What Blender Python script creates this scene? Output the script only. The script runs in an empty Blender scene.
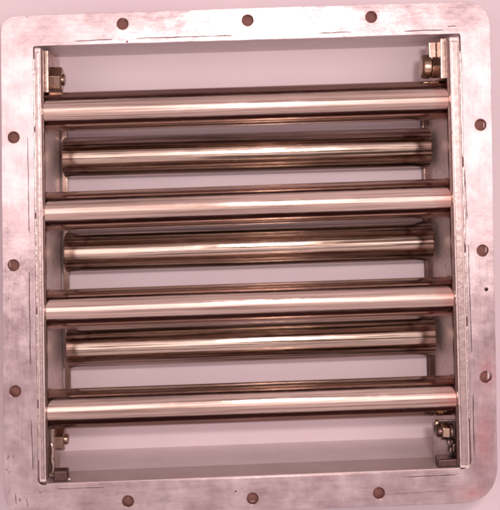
import bpy, bmesh, math, random
from mathutils import Vector, Matrix
random.seed(7)
S = bpy.context.scene
COL = S.collection

# ------------------------------------------------------------------ scale
K = 0.00066            # metres per unit; one unit is a 1.5th of a millimetre
CU, CV = 225.0, 156.0  # foot of the camera axis on the flange plane, in units
Z0 = 900.0             # camera height above the flange face, in units
DEEP = 105.0           # depth of the housing behind the flange face, in units

def P(u, v, d=0.0):
    """point on the object: u right, v down, d depth below the flange face"""
    return Vector(((u - CU) * K, -(v - CV) * K, (DEEP - d) * K))
def Q(u, v, d):
    """u, v as sighted on the flange face, moved down to depth d"""
    f = (Z0 + d) / Z0
    return P(CU + (u - CU) * f, CV + (v - CV) * f, d)

# ------------------------------------------------------------------ camera
cam = bpy.data.cameras.new('camera')
cam.sensor_fit = 'HORIZONTAL'; cam.sensor_width = 36.0
cam.lens = Z0 / 500.0 * 36.0
cam.shift_x = (250 - CU) / 500.0
cam.shift_y = (CV - 255) / 500.0
cam.clip_start = 0.01; cam.clip_end = 50
co = bpy.data.objects.new('camera', cam); COL.objects.link(co)
co.location = (0, 0, (Z0 + DEEP) * K)
S.camera = co
cam.dof.use_dof = True
cam.dof.focus_distance = (Z0 + 15) * K
cam.dof.aperture_fstop = 18.0

# ------------------------------------------------------------------ light
w = bpy.data.worlds.new('World'); S.world = w; w.use_nodes = True
bg = w.node_tree.nodes['Background']
bg.inputs[0].default_value = (0.30, 0.10, 0.10, 1); bg.inputs[1].default_value = 0.10

def area(name, loc, target, sx, sy, power, colour):
    l = bpy.data.lights.new(name, 'AREA'); l.shape = 'RECTANGLE'
    l.size = sx; l.size_y = sy; l.energy = power; l.color = colour
    o = bpy.data.objects.new(name, l); COL.objects.link(o)
    o.location = loc
    o.rotation_euler = (Vector(target) - Vector(loc)).to_track_quat('-Z', 'Y').to_euler()
    return o
# the camera's flash, up and to the right of the lens
area('flash', (0.062, 0.062, 0.66), (0.01, -0.07, 0.05), 0.05, 0.03, 0.95, (1.0, 0.86, 0.83))
# broad soft ceiling light of the room
area('ceiling_light', (0.0, 0.78, 1.9), (0, 0.78, 0), 6.0, 6.2, 58.0, (1.0, 0.79, 0.81))
# long fluorescent fitting hanging above the camera
area('fluorescent_light', (0.0, 0.06, 1.25), (0, 0.06, 0), 1.9, 0.50, 2.9, (1.0, 0.86, 0.84))

S.view_settings.view_transform = 'Standard'; S.view_settings.look = 'None'
S.view_settings.exposure = 0.68; S.view_settings.gamma = 1.0
S.view_settings.use_curve_mapping = False
S.render.engine = 'CYCLES'
S.cycles.max_bounces = 12; S.cycles.glossy_bounces = 10; S.cycles.diffuse_bounces = 4
S.cycles.use_denoising = True
S.cycles.pixel_filter_type = 'BLACKMAN_HARRIS'; S.cycles.filter_width = 2.6

# ------------------------------------------------------------------ materials
# bolt hole centres in the flange
HOLES = [(122.6, 23.9), (247.7, 20.4), (371.2, 17.0),
         (13.6, 137.4), (13.5, 265.3), (15.2, 391.3),
         (480.6, 124.8), (482.6, 250.6), (485.8, 377.0),
         (128.0, 501.4), (252.6, 498.6), (379.0, 493.2)]
def new_mat(name):
    m = bpy.data.materials.new(name); m.use_nodes = True
    nt = m.node_tree
    return m, nt, nt.nodes['Principled BSDF']
def N(nt, kind, **kw):
    n = nt.nodes.new(kind)
    for k, v in kw.items(): setattr(n, k, v)
    return n
def noise(nt, vec, scale, detail=4, rough=0.55):
    n = N(nt, 'ShaderNodeTexNoise')
    n.inputs['Scale'].default_value = scale; n.inputs['Detail'].default_value = detail
    n.inputs['Roughness'].default_value = rough
    nt.links.new(vec, n.inputs['Vector'])
    return n.outputs['Fac']
def mapped(nt, scale, kind='Object', loc=(0, 0, 0), rot=(0, 0, 0)):
    t = N(nt, 'ShaderNodeTexCoord'); m = N(nt, 'ShaderNodeMapping')
    m.inputs['Scale'].default_value = scale; m.inputs['Location'].default_value = loc
    m.inputs['Rotation'].default_value = rot
    nt.links.new(t.outputs[kind], m.inputs['Vector'])
    return m.outputs['Vector']
def ramp(nt, fac, stops):
    r = N(nt, 'ShaderNodeValToRGB')
    e = r.color_ramp.elements
    while len(e) < len(stops): e.new(0.5)
    for el, (p, c) in zip(e, stops):
        el.position = p; el.color = c if len(c) == 4 else (*c, 1)
    nt.links.new(fac, r.inputs['Fac'])
    return r.outputs['Color']
def grey(x): return (x, x, x, 1)
def mixc(nt, fac, a, b, mode='MIX'):
    m = N(nt, 'ShaderNodeMix', data_type='RGBA', blend_type=mode)
    for s, v in ((m.inputs[0], fac), (m.inputs[6], a), (m.inputs[7], b)):
        if hasattr(v, 'is_linked') or isinstance(v, bpy.types.NodeSocket): nt.links.new(v, s)
        else: s.default_value = v
    return m.outputs[2]
def math_(nt, op, a, b=0.0, clamp=False):
    m = N(nt, 'ShaderNodeMath', operation=op, use_clamp=clamp)
    for s, v in ((m.inputs[0], a), (m.inputs[1], b)):
        if isinstance(v, bpy.types.NodeSocket): nt.links.new(v, s)
        else: s.default_value = v
    return m.outputs[0]
def bump(nt, bs, h, strength, dist):
    b = N(nt, 'ShaderNodeBump')
    b.inputs['Strength'].default_value = strength; b.inputs['Distance'].default_value = dist
    nt.links.new(h, b.inputs['Height']); nt.links.new(b.outputs['Normal'], bs.inputs['Normal'])
def spot(nt, centre, radii):
    """0..1 blob round a point of the object"""
    t = N(nt, 'ShaderNodeTexCoord'); m = N(nt, 'ShaderNodeMapping', vector_type='TEXTURE')
    m.inputs['Location'].default_value = centre
    m.inputs['Scale'].default_value = radii
    nt.links.new(t.outputs['Object'], m.inputs['Vector'])
    g = N(nt, 'ShaderNodeTexGradient', gradient_type='QUADRATIC_SPHERE')
    nt.links.new(m.outputs['Vector'], g.inputs['Vector'])
    return g.outputs['Fac']

def flange_material():
    m, nt, b = new_mat('brushed_flange_steel')
    v = mapped(nt, (1, 1, 1))
    big = noise(nt, v, 46, 5, 0.62)
    sx = noise(nt, mapped(nt, (0.10, 1, 1), rot=(0, 0, 0.03)), 420, 5, 0.65)      # brushed along the top and bottom
    sy = noise(nt, mapped(nt, (1, 0.10, 1), rot=(0, 0, 0.02)), 420, 5, 0.65)      # brushed along the sides
    fine = noise(nt, v, 420, 4, 0.7)
    # which side of the frame: brushed lengthwise on each
    sp_ = N(nt, 'ShaderNodeSeparateXYZ'); tc = N(nt, 'ShaderNodeTexCoord')
    nt.links.new(tc.outputs['Object'], sp_.inputs[0])
    ax_ = math_(nt, 'ABSOLUTE', math_(nt, 'SUBTRACT', sp_.outputs[0], P(250, 0).x))
    ay_ = math_(nt, 'ABSOLUTE', math_(nt, 'SUBTRACT', sp_.outputs[1], P(0, 259).y))
    dd = math_(nt, 'ADD', math_(nt, 'SUBTRACT', ax_, ay_), math_(nt, 'MULTIPLY', math_(nt, 'SUBTRACT', big, 0.5), 0.05))
    side = math_(nt, 'ADD', math_(nt, 'MULTIPLY', dd, 60.0), 0.5, True)
    mx = N(nt, 'ShaderNodeMix', data_type='FLOAT')
    nt.links.new(side, mx.inputs[0]); nt.links.new(sx, mx.inputs[2]); nt.links.new(sy, mx.inputs[3])
    blot = noise(nt, mapped(nt, (1, 1, 1), loc=(9, 4, 0)), 120, 5, 0.68)
    streak = math_(nt, 'ADD', math_(nt, 'MULTIPLY', mx.outputs[0], 0.5), math_(nt, 'MULTIPLY', blot, 0.5))
    b.inputs['Metallic'].default_value = 1.0
    col = ramp(nt, big, [(0.30, (0.48, 0.37, 0.38)), (0.50, (0.62, 0.50, 0.505)), (0.68, (0.75, 0.64, 0.64))])
    col = mixc(nt, 0.55, col, ramp(nt, streak, [(0.36, grey(0.56)), (0.48, grey(0.88)), (0.58, grey(1.0))]), 'MULTIPLY')
    sp = math_(nt, 'ADD', spot(nt, P(474, 494), (0.022, 0.012, 0.02)), spot(nt, P(484, 438), (0.012, 0.045, 0.02)))
    sp = math_(nt, 'ADD', sp, spot(nt, P(488, 372), (0.011, 0.022, 0.02)))
    sp = math_(nt, 'MULTIPLY', sp, math_(nt, 'MULTIPLY', noise(nt, v, 210, 5, 0.7), 0.95), True)
    col = mixc(nt, sp, col, (0.60, 0.17, 0.17, 1))  # redder in patches at the lower right
    sm = noise(nt, mapped(nt, (1, 1, 1), loc=(3, 1, 0)), 150, 5, 0.7)
    grime = ramp(nt, sm, [(0.64, grey(0)), (0.74, grey(0.4))])
    col = mixc(nt, grime, col, (0.40, 0.25, 0.24, 1))
    # rub marks worn round the bolt holes
    rub = None
    for (u, vv) in HOLES:
        g = spot(nt, P(u, vv), (0.0085, 0.0085, 0.02))
        rub = g if rub is None else math_(nt, 'ADD', rub, g)
    rub = math_(nt, 'MULTIPLY', math_(nt, 'MULTIPLY', rub, 1.2), sm, True)
    col = mixc(nt, rub, col, (0.36, 0.22, 0.20, 1))
    nt.links.new(col, b.inputs['Base Color'])
    r = math_(nt, 'ADD', math_(nt, 'MULTIPLY', big, 0.22), math_(nt, 'MULTIPLY', streak, 0.40))
    r = math_(nt, 'SUBTRACT', r, 0.06)
    nt.links.new(r, b.inputs['Roughness'])
    h = math_(nt, 'ADD', math_(nt, 'MULTIPLY', big, 1.0), math_(nt, 'MULTIPLY', streak, 0.22))
    bump(nt, b, h, 0.34, 0.0010)
    return m
def sheet_material(name, c0, c1, r0, r1, speck=False, metal=0.55):
    m, nt, b = new_mat(name)
    v = mapped(nt, (1, 1, 1)); a = noise(nt, v, 55, 5, 0.6); f = noise(nt, v, 500, 3, 0.6)
    b.inputs['Metallic'].default_value = metal
    nt.links.new(ramp(nt, a, [(0.32, c0), (0.66, c1)]), b.inputs['Base Color'])
    nt.links.new(ramp(nt, f, [(0.3, grey(r0)), (0.7, grey(r1))]), b.inputs['Roughness'])
    bump(nt, b, a, 0.06, 0.0006)
    if speck:
        k = ramp(nt, noise(nt, mapped(nt, (1.4, 0.7, 1.0), loc=(5, 2, 0)), 330, 4, 0.65), [(0.55, grey(0)), (0.66, grey(0.55))])
        l = b.inputs['Base Color'].links[0].from_socket
        nt.links.new(mixc(nt, k, l, (0.34, 0.21, 0.18, 1)), b.inputs['Base Color'])
    return m
def tube_material(name, dark, light, strength, seed, lo=0.34, hi=0.60, red_refl=0.75):
    m, nt, b = new_mat(name)
    b.inputs['Metallic'].default_value = 1.0
    lines = noise(nt, mapped(nt, (0.5, 60, 60), loc=(seed, 0, 0)), 10, 5, 0.7)    # lines along the tube: drawing marks, on the rear also painted reflections
    wide = noise(nt, mapped(nt, (2.0, 40, 40), loc=(seed, 3, 0)), 3.2, 3, 0.5)
    v2 = mapped(nt, (9, 160, 160), loc=(2 + seed, 5, 1))
    dashes = ramp(nt, noise(nt, v2, 6, 3, 0.6), [(0.66, grey(0)), (0.73, grey(1))])  # sparse dark dashes running along the tube
    patch = ramp(nt, noise(nt, mapped(nt, (1, 1, 1), loc=(7, seed, 0)), 16, 2), [(0.44, grey(0)), (0.58, grey(1))])
    dashes = math_(nt, 'MULTIPLY', dashes, patch)
    smear = noise(nt, mapped(nt, (1, 1, 1), loc=(seed, 1, 4)), 60, 5, 0.65)
    col = ramp(nt, lines, [(lo, dark), (hi, light)])
    col = mixc(nt, 0.5, col, ramp(nt, wide, [(0.35, grey(0.62)), (0.6, grey(1.0))]), 'MULTIPLY')
    col = mixc(nt, math_(nt, 'MULTIPLY', dashes, 0.65), col, (0.22, 0.12, 0.10, 1))
    # red reflection painted into the colour near the right-hand end
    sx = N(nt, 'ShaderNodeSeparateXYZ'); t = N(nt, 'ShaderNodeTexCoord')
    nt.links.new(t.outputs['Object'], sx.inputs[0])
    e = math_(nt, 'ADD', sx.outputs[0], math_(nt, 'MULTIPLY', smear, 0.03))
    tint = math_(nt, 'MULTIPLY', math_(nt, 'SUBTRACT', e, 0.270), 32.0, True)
    col = mixc(nt, math_(nt, 'MULTIPLY', tint, red_refl), col, (0.50, 0.10, 0.08, 1))
    nt.links.new(col, b.inputs['Base Color'])
    r = math_(nt, 'ADD', math_(nt, 'MULTIPLY', lines, 0.10), 0.05)
    r = math_(nt, 'ADD', r, math_(nt, 'MULTIPLY', dashes, 0.25))
    r = math_(nt, 'ADD', r, math_(nt, 'MULTIPLY', ramp(nt, smear, [(0.5, grey(0)), (0.75, grey(1))]), 0.10))
    nt.links.new(r, b.inputs['Roughness'])
    bump(nt, b, math_(nt, 'ADD', lines, math_(nt, 'MULTIPLY', wide, 0.8)), strength, 0.0005)
    return m
def plain_metal(name, c, r, scale=300, depth=0.0003):
    m, nt, b = new_mat(name)
    v = mapped(nt, (1, 1, 1)); a = noise(nt, v, scale, 4, 0.6)
    b.inputs['Metallic'].default_value = 1.0
    nt.links.new(ramp(nt, a, [(0.3, tuple(x * 0.62 for x in c)), (0.7, c)]), b.inputs['Base Color'])
    nt.links.new(ramp(nt, a, [(0.3, grey(r + 0.1)), (0.7, grey(r))]), b.inputs['Roughness'])
    bump(nt, b, a, 0.3, depth)
    return m
def dark_mark():
    m, nt, b = new_mat('dark_scratch')
    v = mapped(nt, (1, 1, 1)); a = noise(nt, v, 700, 3)
    nt.links.new(ramp(nt, a, [(0.3, (0.09, 0.04, 0.04)), (0.7, (0.28, 0.16, 0.15))]), b.inputs['Base Color'])
    b.inputs['Roughness'].default_value = 0.7
    return m
def paper_material():
    m, nt, b = new_mat('pale_backing_paper')
    v = mapped(nt, (1, 1, 1)); a = noise(nt, v, 14, 4); f = noise(nt, v, 900, 3, 0.7)
    c = ramp(nt, a, [(0.3, (0.80, 0.675, 0.715)), (0.7, (0.84, 0.72, 0.755))])
    c = mixc(nt, 0.12, c, ramp(nt, f, [(0.35, grey(0.35)), (0.65, grey(0.85))]), 'MULTIPLY')
    nt.links.new(c, b.inputs['Base Color'])
    b.inputs['Roughness'].default_value = 0.85
    bump(nt, b, f, 0.2, 0.0003)
    return m
M_FLANGE = flange_material()
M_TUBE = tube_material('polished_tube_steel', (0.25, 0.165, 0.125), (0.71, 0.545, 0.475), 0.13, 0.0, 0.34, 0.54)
M_TUBE_REAR = tube_material('reflection_striped_tube_steel', (0.09, 0.06, 0.042), (0.62, 0.49, 0.41), 0.17, 4.0, 0.44, 0.54, 0.0)  # dark stripes painted in as reflections of the front tubes
M_SHEET = sheet_material('mill_finish_wall_steel', (0.78, 0.68, 0.71), (0.83, 0.74, 0.76), 0.42, 0.47, metal=0.18)
M_PLATE = sheet_material('side_plate_steel', (0.76, 0.62, 0.60), (0.86, 0.72, 0.69), 0.46, 0.56, True)
M_WELD = plain_metal('weld_bead_steel', (0.84, 0.70, 0.66), 0.25, 420, 0.0008)
M_NUT = plain_metal('brassy_nut_steel', (0.50, 0.36, 0.27), 0.18, 420)
M_BAR = plain_metal('bronze_toned_bar_steel', (0.56, 0.42, 0.36), 0.22, 300)
M_OXIDE = plain_metal('dark_oxide_steel', (0.17, 0.105, 0.095), 0.30, 380)
M_DARK = dark_mark()
def hole_shade_material():
    m, nt, b = new_mat('brown_hole_shade')  # brown standing in for shade seen through the bolt holes
    a = noise(nt, mapped(nt, (1, 1, 1)), 600, 3)
    nt.links.new(ramp(nt, a, [(0.3, (0.21, 0.09, 0.075)), (0.7, (0.31, 0.145, 0.12))]), b.inputs['Base Color'])
    b.inputs['Roughness'].default_value = 0.8
    return m
M_HOLE_SHADE = hole_shade_material()
M_PAPER = paper_material()

# ------------------------------------------------------------------ mesh helpers
def link(name, me, mat, parent=None):
    o = bpy.data.objects.new(name, me); COL.objects.link(o)
    if mat: me.materials.clear(); me.materials.append(mat)
    if parent: o.parent = parent
    return o
def from_bm(name, bm, mat, parent=None, smooth=False, bevel=0.0, seg=2):
    if bevel:
        bmesh.ops.bevel(bm, geom=list(bm.edges), offset=bevel, segments=seg, affect='EDGES', profile=0.6)
    bmesh.ops.recalc_face_normals(bm, faces=bm.faces)
    me = bpy.data.meshes.new(name); bm.to_mesh(me); bm.free()
    for p in me.polygons: p.use_smooth = smooth
    return link(name, me, mat, parent)
def prism(quad_top, quad_bot):
    """solid between two matching loops of points"""
    bm = bmesh.new()
    a = [bm.verts.new(p) for p in quad_top]; b = [bm.verts.new(p) for p in quad_bot]
    n = len(a)
    bm.faces.new(a); bm.faces.new(list(reversed(b)))
    for i in range(n):
        bm.faces.new((a[i], b[i], b[(i + 1) % n], a[(i + 1) % n]))
    return bm
def slab(uv, d0, d1):
    return prism([P(u, v, d0) for u, v in uv], [P(u, v, d1) for u, v in uv])
def frame(axis):
    z = axis.normalized()
    x = Vector((0, 0, 1)).cross(z)
    x = x.normalized() if x.length > 1e-6 else Vector((1, 0, 0))
    return x, z.cross(x), z
def revolve(p0, p1, profile, n=48, bm=None, caps=True):
    """profile: (distance along p0->p1 in metres, radius in metres)"""
    bm = bm or bmesh.new()
    x, y, z = frame(p1 - p0)
    rings = []
    for t, r in profile:
        rings.append([bm.verts.new(p0 + z * t + (x * math.cos(2 * math.pi * i / n) + y * math.sin(2 * math.pi * i / n)) * r) for i in range(n)])
    for a, b in zip(rings, rings[1:]):
        for i in range(n):
            bm.faces.new((a[i], a[(i + 1) % n], b[(i + 1) % n], b[i]))
    if caps:
        bm.faces.new(list(reversed(rings[0]))); bm.faces.new(rings[-1])
    return bm
def mark_sharp_smooth(o, ang=35):
    me = o.data
    for p in me.polygons: p.use_smooth = True
    me.set_sharp_from_angle(angle=math.radians(ang))

# ------------------------------------------------------------------ backing surface
bm = bmesh.new()
for c in ((-0.9, -0.9, 0), (0.9, -0.9, 0), (0.9, 0.9, 0), (-0.9, 0.9, 0)): bm.verts.new(c)
bm.faces.new(bm.verts)
paper = from_bm('backing_surface', bm, M_PAPER)
paper['kind'] = 'structure'

# ------------------------------------------------------------------ the grate
root = bpy.data.objects.new('tube_grate', None); COL.objects.link(root)
root.location = (0, 0, 0); root.empty_display_size = 0.05
root['label'] = 'square stainless steel flanged housing holding two staggered rows of polished round tubes'
root['category'] = 'tube grate'

# inner corners of the flange opening
TL, TR, BR, BL = (32.8, 46.3), (460.5, 33.5), (471.5, 469.0), (38.0, 485.3)
def lerp(a, b, t): return (a[0] + (b[0] - a[0]) * t, a[1] + (b[1] - a[1]) * t)
def rounded(corners, radii, seg=8):
    out = []
    n = len(corners)
    for i in range(n):
        c = Vector(corners[i]); a = Vector(corners[i - 1]); b = Vector(corners[(i + 1) % n]); r = radii[i]
        pa = c + (a - c).normalized() * r; pb = c + (b - c).normalized() * r
        for k in range(seg + 1):
            t = k / seg
            # circular-ish corner
            out.append(tuple((1 - t) ** 2 * pa + 2 * (1 - t) * t * (c * 0.93 + (pa + pb) * 0.035) + t ** 2 * pb))
    return out
def densify(pts, step, amp):
    out = []
    n = len(pts)
    for i in range(n):
        a = Vector(pts[i]); b = Vector(pts[(i + 1) % n]); L = (b - a).length
        k = max(1, int(L / step))
        nrm = Vector((-(b - a).y, (b - a).x)).normalized() if L > 0 else Vector((0, 0))
        for j in range(k):
            w_ = amp * random.uniform(-1, 1) if k > 1 else 0
            out.append(tuple(a + (b - a) * (j / k) + nrm * w_))
    return out

FT = 7.0   # flange thickness, units
outer = rounded([(0.6, 16.4), (489.8, 0.6), (498.0, 502.0), (4.2, 520.0)], [15, 26, 36, 30])
# a small nick in the top edge near the corner
i_n = next(i for i, p in enumerate(outer) if p[0] > 15.0 and p[1] < 20)
outer[i_n + 1:i_n + 1] = [(25.0, 15.5), (26.6, 17.4), (27.6, 17.2), (29.5, 15.4)] if outer[i_n][0] < 24 else []
outer = densify(outer, 22, 0.18)
inner = densify(rounded([TL, TR, BR, BL], [2.5, 3.0, 9.0, 5.0], 5), 20, 0.22)
holes = HOLES
slots = [((75, 41.2), (112, 39.2)), ((136, 38.4), (232, 35.4)), ((318, 33.2), (351, 32.0)), ((404, 31.2), (443.5, 29.8)),
         ((448, 26.6), (456.5, 25.8)),
         ((27.6, 138), (29.0, 235)), ((29.2, 272), (30.3, 366)), ((31.2, 420), (33.0, 471)),
         ((464.9, 170), (467.2, 222)), ((468.4, 245), (471.6, 354)), ((473.0, 395), (474.4, 456)),
         ((402, 477.4), (461, 474.6)), ((54, 489.4), (104, 487.6))]
pits = [(486.4, 289.4, 1.9), (127.0, 41.6, 0.8), (235.6, 491.6, 0.8)]

cu = bpy.data.curves.new('flange', 'CURVE'); cu.dimensions = '2D'; cu.fill_mode = 'BOTH'
def spline(pts):
    s = cu.splines.new('POLY'); s.points.add(len(pts) - 1); s.use_cyclic_u = True
    for sp, (u, v) in zip(s.points, pts):
        q = P(u, v); sp.co = (q.x, q.y, 0, 1)
spline(outer); spline(inner)
for u, v in holes:
    spline([(u + 5.9 * math.cos(t), v + 5.9 * math.sin(t)) for t in [2 * math.pi * i / 40 for i in range(40)]])
for a, b in slots:
    a = Vector(a); b = Vector(b); n = Vector((-(b - a).y, (b - a).x)).normalized()
    k = max(2, int((b - a).length / 6)); up = []; dn = []
    for i in range(k + 1):
        hw = 0.31 * random.uniform(0.45, 1.1) * (0.5 if i in (0, k) else 1)
        c = a + (b - a) * (i / k) + n * random.uniform(-0.25, 0.25)
        up.append(tuple(c + n * hw)); dn.append(tuple(c - n * hw))
    spline(up + dn[::-1])
for u, v, r in pits:
    spline([(u + r * math.cos(t), v + r * math.sin(t)) for t in [2 * math.pi * i / 14 for i in range(14)]])
cu.extrude = (FT / 2 - 0.25) * K; cu.bevel_depth = 0.25 * K; cu.bevel_resolution = 2; cu.offset = -0.25 * K
tmp = bpy.data.objects.new('tmp', cu); COL.objects.link(tmp)
bpy.context.view_layer.update()
me = bpy.data.meshes.new_from_object(tmp.evaluated_get(bpy.context.evaluated_depsgraph_get()))
bpy.data.objects.remove(tmp); bpy.data.curves.remove(cu)
me.name = 'flange'
for vtx in me.vertices: vtx.co.z += (DEEP - FT / 2) * K
flange = link('flange', me, M_FLANGE, root)
mark_sharp_smooth(flange, 40)

# brown sheet added under the flange, coloured as the shade in the holes
gb = bmesh.new()
go = rounded([(6, 21.4), (484.8, 6.0), (492.5, 496.5), (9.4, 514.0)], [15, 26, 36, 30])
gi = rounded([(24, 37), (469, 24), (481, 478), (29, 495)], [4, 4, 8, 6])
lo = []
for d in (FT + 4.0, FT + 7.0):
    lo.append(([gb.verts.new(P(*p, d)) for p in go], [gb.verts.new(P(*p, d)) for p in gi]))
n_ = len(go)
for i in range(n_):
    j = (i + 1) % n_
    (o0, i0), (o1, i1) = lo
    gb.faces.new((o0[i], o0[j], i0[j], i0[i])); gb.faces.new((o1[i], o1[j], i1[j], i1[i]))
    gb.faces.new((o0[i], o0[j], o1[j], o1[i])); gb.faces.new((i0[i], i0[j], i1[j], i1[i]))
from_bm('hole_shade', gb, M_HOLE_SHADE, root)

# end walls (top and bottom of the opening), standing behind the flange
WT = 4.0
def wall(a, b, sign):
    A = Vector(a); B = Vector(b)
    n = Vector((-(B - A).y, (B - A).x)).normalized() * WT * sign
    return slab([tuple(A), tuple(B), tuple(B + n), tuple(A + n)], FT + 0.3, DEEP)
from_bm('end_wall', wall((30, TL[1] - 0.3), (464, TR[1] - 0.6), -1), M_SHEET, root, bevel=0.4 * K)
bw = from_bm('end_wall', wall((36, BL[1] + 0.3), (474, BR[1] + 0.2), 1), M_SHEET, root, bevel=0.4 * K)
M_STRIP = sheet_material('brown_strip_steel', (0.58, 0.475, 0.46), (0.66, 0.55, 0.54), 0.38, 0.46)
from_bm('wall_strip', slab([(46, BL[1] - 1.0), (461, BR[1] - 0.7), (461, BR[1] + 0.8), (46, BL[1] + 0.4)], 1.2, 36), M_STRIP, bw, bevel=0.3 * K)  # browner strip along the front of the bottom wall

# side plates: their front edges fill the sides of the opening
LI = lambda v: 40.6 + (v - 50) * (46.0 - 40.6) / 430.0          # inner face, left
LO = lambda v: 34.4 + (v - 50) * (39.6 - 34.4) / 430.0          # outer face, left
RI = lambda v: 449.6 + (v - 50) * (459.9 - 449.6) / 400.0
RO = lambda v: 459.4 + (v - 50) * (469.4 - 459.4) / 400.0
def plate(fi, fo, v0, v1, name):
    cut = 5.0
    sg = 1 if fo(100) > fi(100) else -1
    uv = [(fi(v0), v0), (fo(v0), v0), (fo(v1), v1), (fi(v1), v1)]
    bm = slab(uv, -0.2, DEEP - 0.5)
    return from_bm(name, bm, M_PLATE, root, bevel=1.0 * K, seg=3)
sl = plate(LI, LO, 48.0, 482.0, 'side_plate')
sr = plate(RI, RO, 37.0, 468.0, 'side_plate')

M_CAP = plain_metal('worn_plate_edge', (0.66, 0.53, 0.50), 0.20, 260, 0.0008)
def edge_cap(fi, fo, v0, v1, sg, pl):
    uv = [(fi(v0) + sg * 1.2, v0), (fo(v0) - sg * 1.6, v0), (fo(v1) - sg * 1.6, v1), (fi(v1) + sg * 1.2, v1)]
    return from_bm('edge_cap', slab(uv, -1.5, 0.6), M_CAP, pl, bevel=0.9 * K, seg=3)
edge_cap(LI, LO, 52, 479, -1, sl)
edge_cap(RI, RO, 41, 465, 1, sr)

# weld beads between the side plates and the flange, and round the corners
def bead(parent, pts, r, depth=-0.6):
    """rippled bead along a polyline of (u, v)"""
    L = sum((Vector(b) - Vector(a)).length for a, b in zip(pts, pts[1:]))
    n = max(6, int(L / 1.1)); m = 8
    bm = bmesh.new(); rings = []
    for i in range(n + 1):
        s = L * i / n; acc = 0
        for a, b in zip(pts, pts[1:]):
            l = (Vector(b) - Vector(a)).length
            if s <= acc + l + 1e-6 or b == pts[-1]:
                t = min(1, (s - acc) / l); c = Vector(a) + (Vector(b) - Vector(a)) * t
                tang = (Vector(b) - Vector(a)).normalized(); break
            acc += l
        nn = Vector((-tang.y, tang.x))
        end = min(1.0, i / 3.0, (n - i) / 3.0)
        rr = r * (0.35 + 0.65 * end) * (1 + 0.06 * math.sin(s * 2 * math.pi / 3.1) + 0.16 * math.sin(s * 0.37 + 1.3) + random.uniform(-.10, .10))
        off = 0.15 * math.sin(s * 0.21) + random.uniform(-0.15, 0.15)
        ring = []
        for k in range(m):
            ph = 2 * math.pi * k / m
            cc = c + nn * (off + rr * math.cos(ph))
            ring.append(bm.verts.new(P(cc.x, cc.y, depth + 0.6 - rr * 0.45 * math.sin(ph))))
        rings.append(ring)
    for a, b in zip(rings, rings[1:]):
        for k in range(m): bm.faces.new((a[k], a[(k + 1) % m], b[(k + 1) % m], b[k]))
    bm.faces.new(rings[0]); bm.faces.new(rings[-1])
    return from_bm('weld_bead', bm, M_WELD if r < 1.5 else M_BAR, parent, smooth=True)
el = lambda v: (lerp(TL, BL, (v - TL[1]) / (BL[1] - TL[1]))[0] + 0.8, v)
er = lambda v: (lerp(TR, BR, (v - TR[1]) / (BR[1] - TR[1]))[0] - 0.6, v)
for a, b in ((58, 128), (131, 214), (218, 309), (314, 401), (408, 462)):
    bead(sl, [el(a), el((a + b) / 2), el(b)], 0.85)
for a, b in ((50, 158), (166, 246), (252, 318), (326, 420)):
    bead(sr, [er(a), er((a + b) / 2), er(b)], 0.9)
# tack lumps on the plates' front edges and grouped welds in the corners
def lump(u, v, d, ru, rv, rd, parent, name='weld_tack', mat=None):
    bm = bmesh.new()
    bmesh.ops.create_icosphere(bm, subdivisions=2, radius=1.0)
    ph = random.uniform(0, 6)
    for q in bm.verts:
        f = 1 + 0.16 * math.sin(5 * q.co.x + ph) * math.cos(4 * q.co.y + ph) + 0.08 * random.uniform(-1, 1)
        q.co = P(u, v, d) + Vector((q.co.x * ru * K, q.co.y * rv * K, q.co.z * rd * K)) * f
    return from_bm(name, bm, mat or M_WELD, parent, smooth=True)
# tubes
R_T = 20.0
FRONT = [((43, 112.4), (451, 99.8)), ((43, 212.0), (453.5, 197.8)), ((44, 309.8), (455.5, 296.0)), ((45, 409.4), (458, 394.8))]
REAR = [((64.5, 157.6), (428.5, 147.4)), ((66.4, 252.4), (430.5, 240.6)), ((68.4, 347.6), (432.5, 334.8))]
D_F, D_R = 20.6, 77.0
R_REAR = 21.6
def tube(p0, p1, rad, mat):
    L = (p1 - p0).length
    # the mesh is built along its own x axis so that the lines run along it
    prof = [(0, rad * 0.94), (0.0006, rad * 0.985), (0.0013, rad)]
    prof += [(L * i / 12, rad) for i in range(1, 12)]
    prof += [(L - 0.0013, rad), (L - 0.0006, rad * 0.985), (L, rad * 0.94)]
    bm = revolve(Vector((0, 0, 0)), Vector((L, 0, 0)), prof, 96)
    o = from_bm('tube', bm, mat, root)
    mark_sharp_smooth(o, 40)
    x = (p1 - p0).normalized(); z = Vector((0, 0, 1)); y = z.cross(x).normalized(); z = x.cross(y)
    mat_ = Matrix.Translation(p0) @ Matrix((x, y, z)).transposed().to_4x4() @ Matrix.Rotation(random.uniform(0, 6), 4, 'X')
    o.matrix_local = mat_
    return o, mat_
def weld_ring(p, axis, rad, r, parent, mat_):
    bm = bmesh.new(); x, y, z = frame(axis); n, m = 72, 6; rings = []
    for i in range(n):
        t = 2 * math.pi * i / n; dirv = x * math.cos(t) + y * math.sin(t)
        rr = r * (1 + 0.2 * math.sin(t * 19) + random.uniform(-.12, .12)); ring = []
        for k in range(m):
            ph = 2 * math.pi * k / m
            ring.append(bm.verts.new(p + dirv * (rad + rr * math.cos(ph)) + z * rr * math.sin(ph)))
        rings.append(ring)
    for i in range(n):
        a, b = rings[i], rings[(i + 1) % n]
        for k in range(m): bm.faces.new((a[k], a[(k + 1) % m], b[(k + 1) % m], b[k]))
    bmesh.ops.transform(bm, matrix=mat_.inverted(), verts=bm.verts)
    return from_bm('weld_ring', bm, M_BAR, parent, smooth=True)
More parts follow.
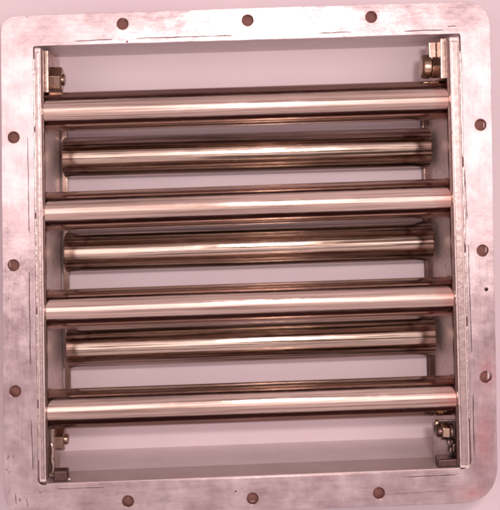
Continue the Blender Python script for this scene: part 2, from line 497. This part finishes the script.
for a, b in FRONT:
    f = (Z0 + D_F) / Z0
    p0, p1 = Q(*a, D_F), Q(*b, D_F)
    ax = (p1 - p0).normalized()
    # run the tube to the inner faces of the two plates
    v0 = CV - p0.y / K; v1 = CV - p1.y / K
    x0 = (LI(v0) - CU + 0.2) * K; x1 = (RI(v1) - CU - 0.2) * K
    q0 = p0 + ax * ((x0 - p0.x) / ax.x); q1 = p0 + ax * ((x1 - p0.x) / ax.x)
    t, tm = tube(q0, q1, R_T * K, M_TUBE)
    weld_ring(q0 + ax * 0.4 * K, ax, (R_T - 0.1) * K, 0.9 * K, t, tm)
    weld_ring(q1 - ax * 0.4 * K, ax, (R_T - 0.1) * K, 0.9 * K, t, tm)
for a, b in REAR:
    p0, p1 = Q(*a, D_R), Q(*b, D_R)
    ax = (p1 - p0).normalized()
    tube(p0, p1, R_REAR * K, M_TUBE_REAR)
    v0 = CV - p0.y / K; v1 = CV - p1.y / K

# upright bars behind the ends of the rear tubes, near the floor of the housing
def upright(ua, ub, top, bot, d0, d1, width):
    a0 = Q(*ua, d0); b0 = Q(*ub, d0)
    pts = []
    for d in (d0, d1):
        z = (DEEP - d) * K
        pts.append([Vector((a0.x, a0.y, z)), Vector((a0.x + width * K, a0.y, z)), Vector((b0.x + width * K, b0.y, z)), Vector((b0.x, b0.y, z))])
    return from_bm('support_bar', prism(*pts), M_BAR, root, bevel=0.8 * K, seg=3)
upright((61.2, 128), (65.4, 412), 0, 0, 99.2, 104.2, 6.2)
ub = upright((421.0, 116), (428.4, 404), 0, 0, 99.2, 104.2, 9.4)
ub.data.materials[0] = M_OXIDE
es = upright((422.6, 116), (430.0, 404), 0, 0, 98.4, 99.6, 1.4)  # lighter strip added as the highlight down this bar
es.name = 'highlight_strip'; es.parent = ub
# thin dark strips along the inner edges of the side plates
from_bm('dark_edge_strip', slab([(LI(50) + 0.1, 50), (LI(50) + 1.9, 50), (LI(480) + 1.9, 480), (LI(480) + 0.1, 480)], 1.4, 7.0), M_OXIDE, sl, bevel=0.3 * K)
from_bm('dark_edge_strip', slab([(RI(40) - 2.6, 40), (RI(40) - 0.1, 40), (RI(466) - 0.1, 466), (RI(466) - 2.6, 466)], 1.6, 7.0), M_OXIDE, sr, bevel=0.3 * K)

# corner brackets with bolts and nuts
def hexnut(p0, p1, rad, parent, name='hex_nut', mat=M_NUT, twist=0.2):
    bm = bmesh.new(); x, y, z = frame(p1 - p0); L = (p1 - p0).length; rings = []
    for t, s in ((0, .86), (0.10, 1), (0.9, 1), (1, .86)):
        rings.append([bm.verts.new(p0 + z * L * t + (x * math.cos(twist + i * math.pi / 3) + y * math.sin(twist + i * math.pi / 3)) * rad * s) for i in range(6)])
    for a, b in zip(rings, rings[1:]):
        for i in range(6): bm.faces.new((a[i], a[(i + 1) % 6], b[(i + 1) % 6], b[i]))
    bm.faces.new(rings[0][::-1]); bm.faces.new(rings[-1])
    return from_bm(name, bm, mat, parent, bevel=0.5 * K)
def turned(p0, p1, prof, parent, name, mat):
    """prof in units along p0->p1"""
    o = from_bm(name, revolve(p0, p1, [(t * K, r * K) for t, r in prof], 32), mat, parent)
    mark_sharp_smooth(o, 50); return o
def bracket(uv, d0, d1):
    return from_bm('corner_bracket', slab(uv, d0, d1), M_BAR, root, bevel=0.9 * K, seg=3)
D_N = 34.0
# top left
bk = bracket([(LI(56) + 0.3, 49), (LI(56) + 5.6, 49), (LI(80) + 5.6, 92), (LI(80) + 0.3, 92)], 10, 44)
c = Q(49, 79.5, D_N)
X = Vector((1, -0.03, 0)).normalized() * K
turned(c - X * 1, c + X * 2.4, [(0, 14.5), (0.6, 15), (2.8, 15), (3.4, 14.5)], bk, 'washer', M_BAR)
hexnut(c + X * 2.4, c + X * 14.5, 13.6 * K, bk, twist=0.35)
turned(c + X * 13.5, c + X * 17, [(0, 6), (2.6, 6), (3.4, 5)], bk, 'bolt_end', M_NUT)
# top right
bk = bracket([(RI(46) - 0.3, 37), (RI(46) - 7.2, 37), (RI(70) - 7.2, 78), (RI(70) - 0.3, 78)], 8, 44)
tab = from_bm('tab', slab([(RI(46) - 7.4, 38.4), (RI(46) - 15.0, 38.7), (RI(60) - 14.5, 57), (RI(60) - 7.4, 57)], 26, 42), M_BAR, bk, bevel=0.9 * K, seg=3)
c = Q(446, 67.5, D_N)
turned(c - X * 4, c - X * 8.4, [(0, 13), (0.6, 13.6), (3.6, 13.6), (4.4, 13)], bk, 'washer', M_BAR)
hexnut(c - X * 8.4, c - X * 17, 13.4 * K, bk, twist=0.5)
turned(c - X * 17, c - X * 26.5, [(0, 11.2), (0.6, 12.4), (7.0, 12.4), (8.8, 11.2), (9.4, 8.5)], bk, 'cap_nut', M_NUT)
# bottom left
bk = bracket([(LI(440) + 0.3, 424), (LI(440) + 6.2, 424), (LI(475) + 6.2, 481), (LI(475) + 0.3, 481)], 12, 46)
c = Q(52, 438.5, D_N + 6)
turned(c - X * 0.5, c + X * 3, [(0, 12.5), (0.6, 13), (3, 13), (3.5, 12.5)], bk, 'washer', M_BAR)
hexnut(c + X * 3, c + X * 14, 12.6 * K, bk, twist=0.1)
turned(c + X * 14, c + X * 17.5, [(0, 5.5), (2.6, 5.5), (3.5, 4.5)], bk, 'bolt_end', M_NUT)
from_bm('clamp_block', slab([(LI(475) + 6.4, 473.0), (66.5, 472.4), (67.0, 483.4), (LI(475) + 6.4, 484.2)], 5, 16), M_OXIDE, bk, bevel=1.6 * K, seg=3)
lump(68.4, 481.2, 6, 2.2, 1.9, 1.8, bk, 'weld_spatter')
# bottom right: a gusset plate facing the viewer, with its fixings
M_GUSSET = plain_metal('grey_gusset_steel', (0.36, 0.275, 0.27), 0.30, 180)
g0 = [(436.5, 425.5), (RI(417) - 0.4, 424.8), (RI(466) - 0.4, 468.6), (438.4, 469.6)]
bk = from_bm('corner_bracket', slab(g0, 17, 20.5), M_GUSSET, root, bevel=0.6 * K)
c = P(454.5, 434.5, 9.5)
turned(c - X * 0, c - X * 3.4, [(0, 8.4), (0.4, 8.8), (3.0, 8.8), (3.4, 8.4)], bk, 'washer', M_OXIDE)
hexnut(c - X * 3.4, c - X * 11.5, 8.4 * K, bk, twist=0.1)
turned(c - X * 11.5, c - X * 16, [(0, 5.6), (3.4, 5.6), (4.5, 4.4)], bk, 'bolt_end', M_OXIDE)
c = P(441.0, 428.5, 17)
turned(c - Vector((0, 0, K)) * 0.5, c + Vector((0, 0, K)) * 3, [(0, 3.4), (2.0, 3.4), (3.0, 2.4), (3.4, 1.0)], bk, 'rivet', M_NUT)
from_bm('clamp_block', slab([(438.6, 461.0), (RI(460) - 1.0, 459.8), (RI(462) - 1.0, 468.0), (438.8, 468.8)], 3.5, 17.2), M_OXIDE, bk, bevel=1.6 * K, seg=3)
for (u, v, d, a, b_) in ((456.5, 452, 10, 2.6, 6.5), (455.5, 446, 12, 3.2, 5.5)):
    lump(u, v, d, a, b_, 1.5, bk, 'weld_spatter', M_OXIDE)
bead(bk, [(451.5, 444.5), (454.8, 451), (453.6, 458)], 1.6, 12.0)

# rough corner welds, fused to the plates
bead(sl, [(LI(446) + 3, 446), (LI(452) + 5, 455), (LI(462) + 3.4, 463), (LI(470) + 5.2, 471), (LI(479) + 4, 479)], 2.5, 10.6)

# scratches on the flange face
for (a, b, wd) in [((15.4, 493), (16.2, 504), 1.1), ((19.2, 498), (20.4, 502), 1.3), ((26.2, 498), (28.0, 507.5), 1.0),
                   ((7.2, 459.5), (9.0, 455), 1.1), ((13.4, 458), (14.2, 454), 0.8), ((38.5, 492.6), (42, 492.0), 1.2),
                   ((8.0, 297), (8.3, 300), 0.7), ((8.2, 318), (8.4, 322), 0.7), ((8.8, 332), (8.8, 334), 0.7),
                   ((14.0, 441), (15, 444), 0.7), ((5.4, 469), (8, 470.5), 1.0), ((9, 473), (10.5, 471), 0.8),
                   ((385, 494.2), (448, 490.8), 0.55)]:
    A = Vector(a); B = Vector(b); n = Vector((-(B - A).y, (B - A).x)).normalized()
    k = 4; up = []; dn = []
    for i in range(k + 1):
        hw = wd * 0.5 * (0.3 if i in (0, k) else random.uniform(0.7, 1.1))
        q = A + (B - A) * (i / k) + n * random.uniform(-.25, .25)
        up.append(tuple(q + n * hw)); dn.append(tuple(q - n * hw))
    from_bm('scratch', slab(up + dn[::-1], -0.06, 0.3), M_DARK, flange)
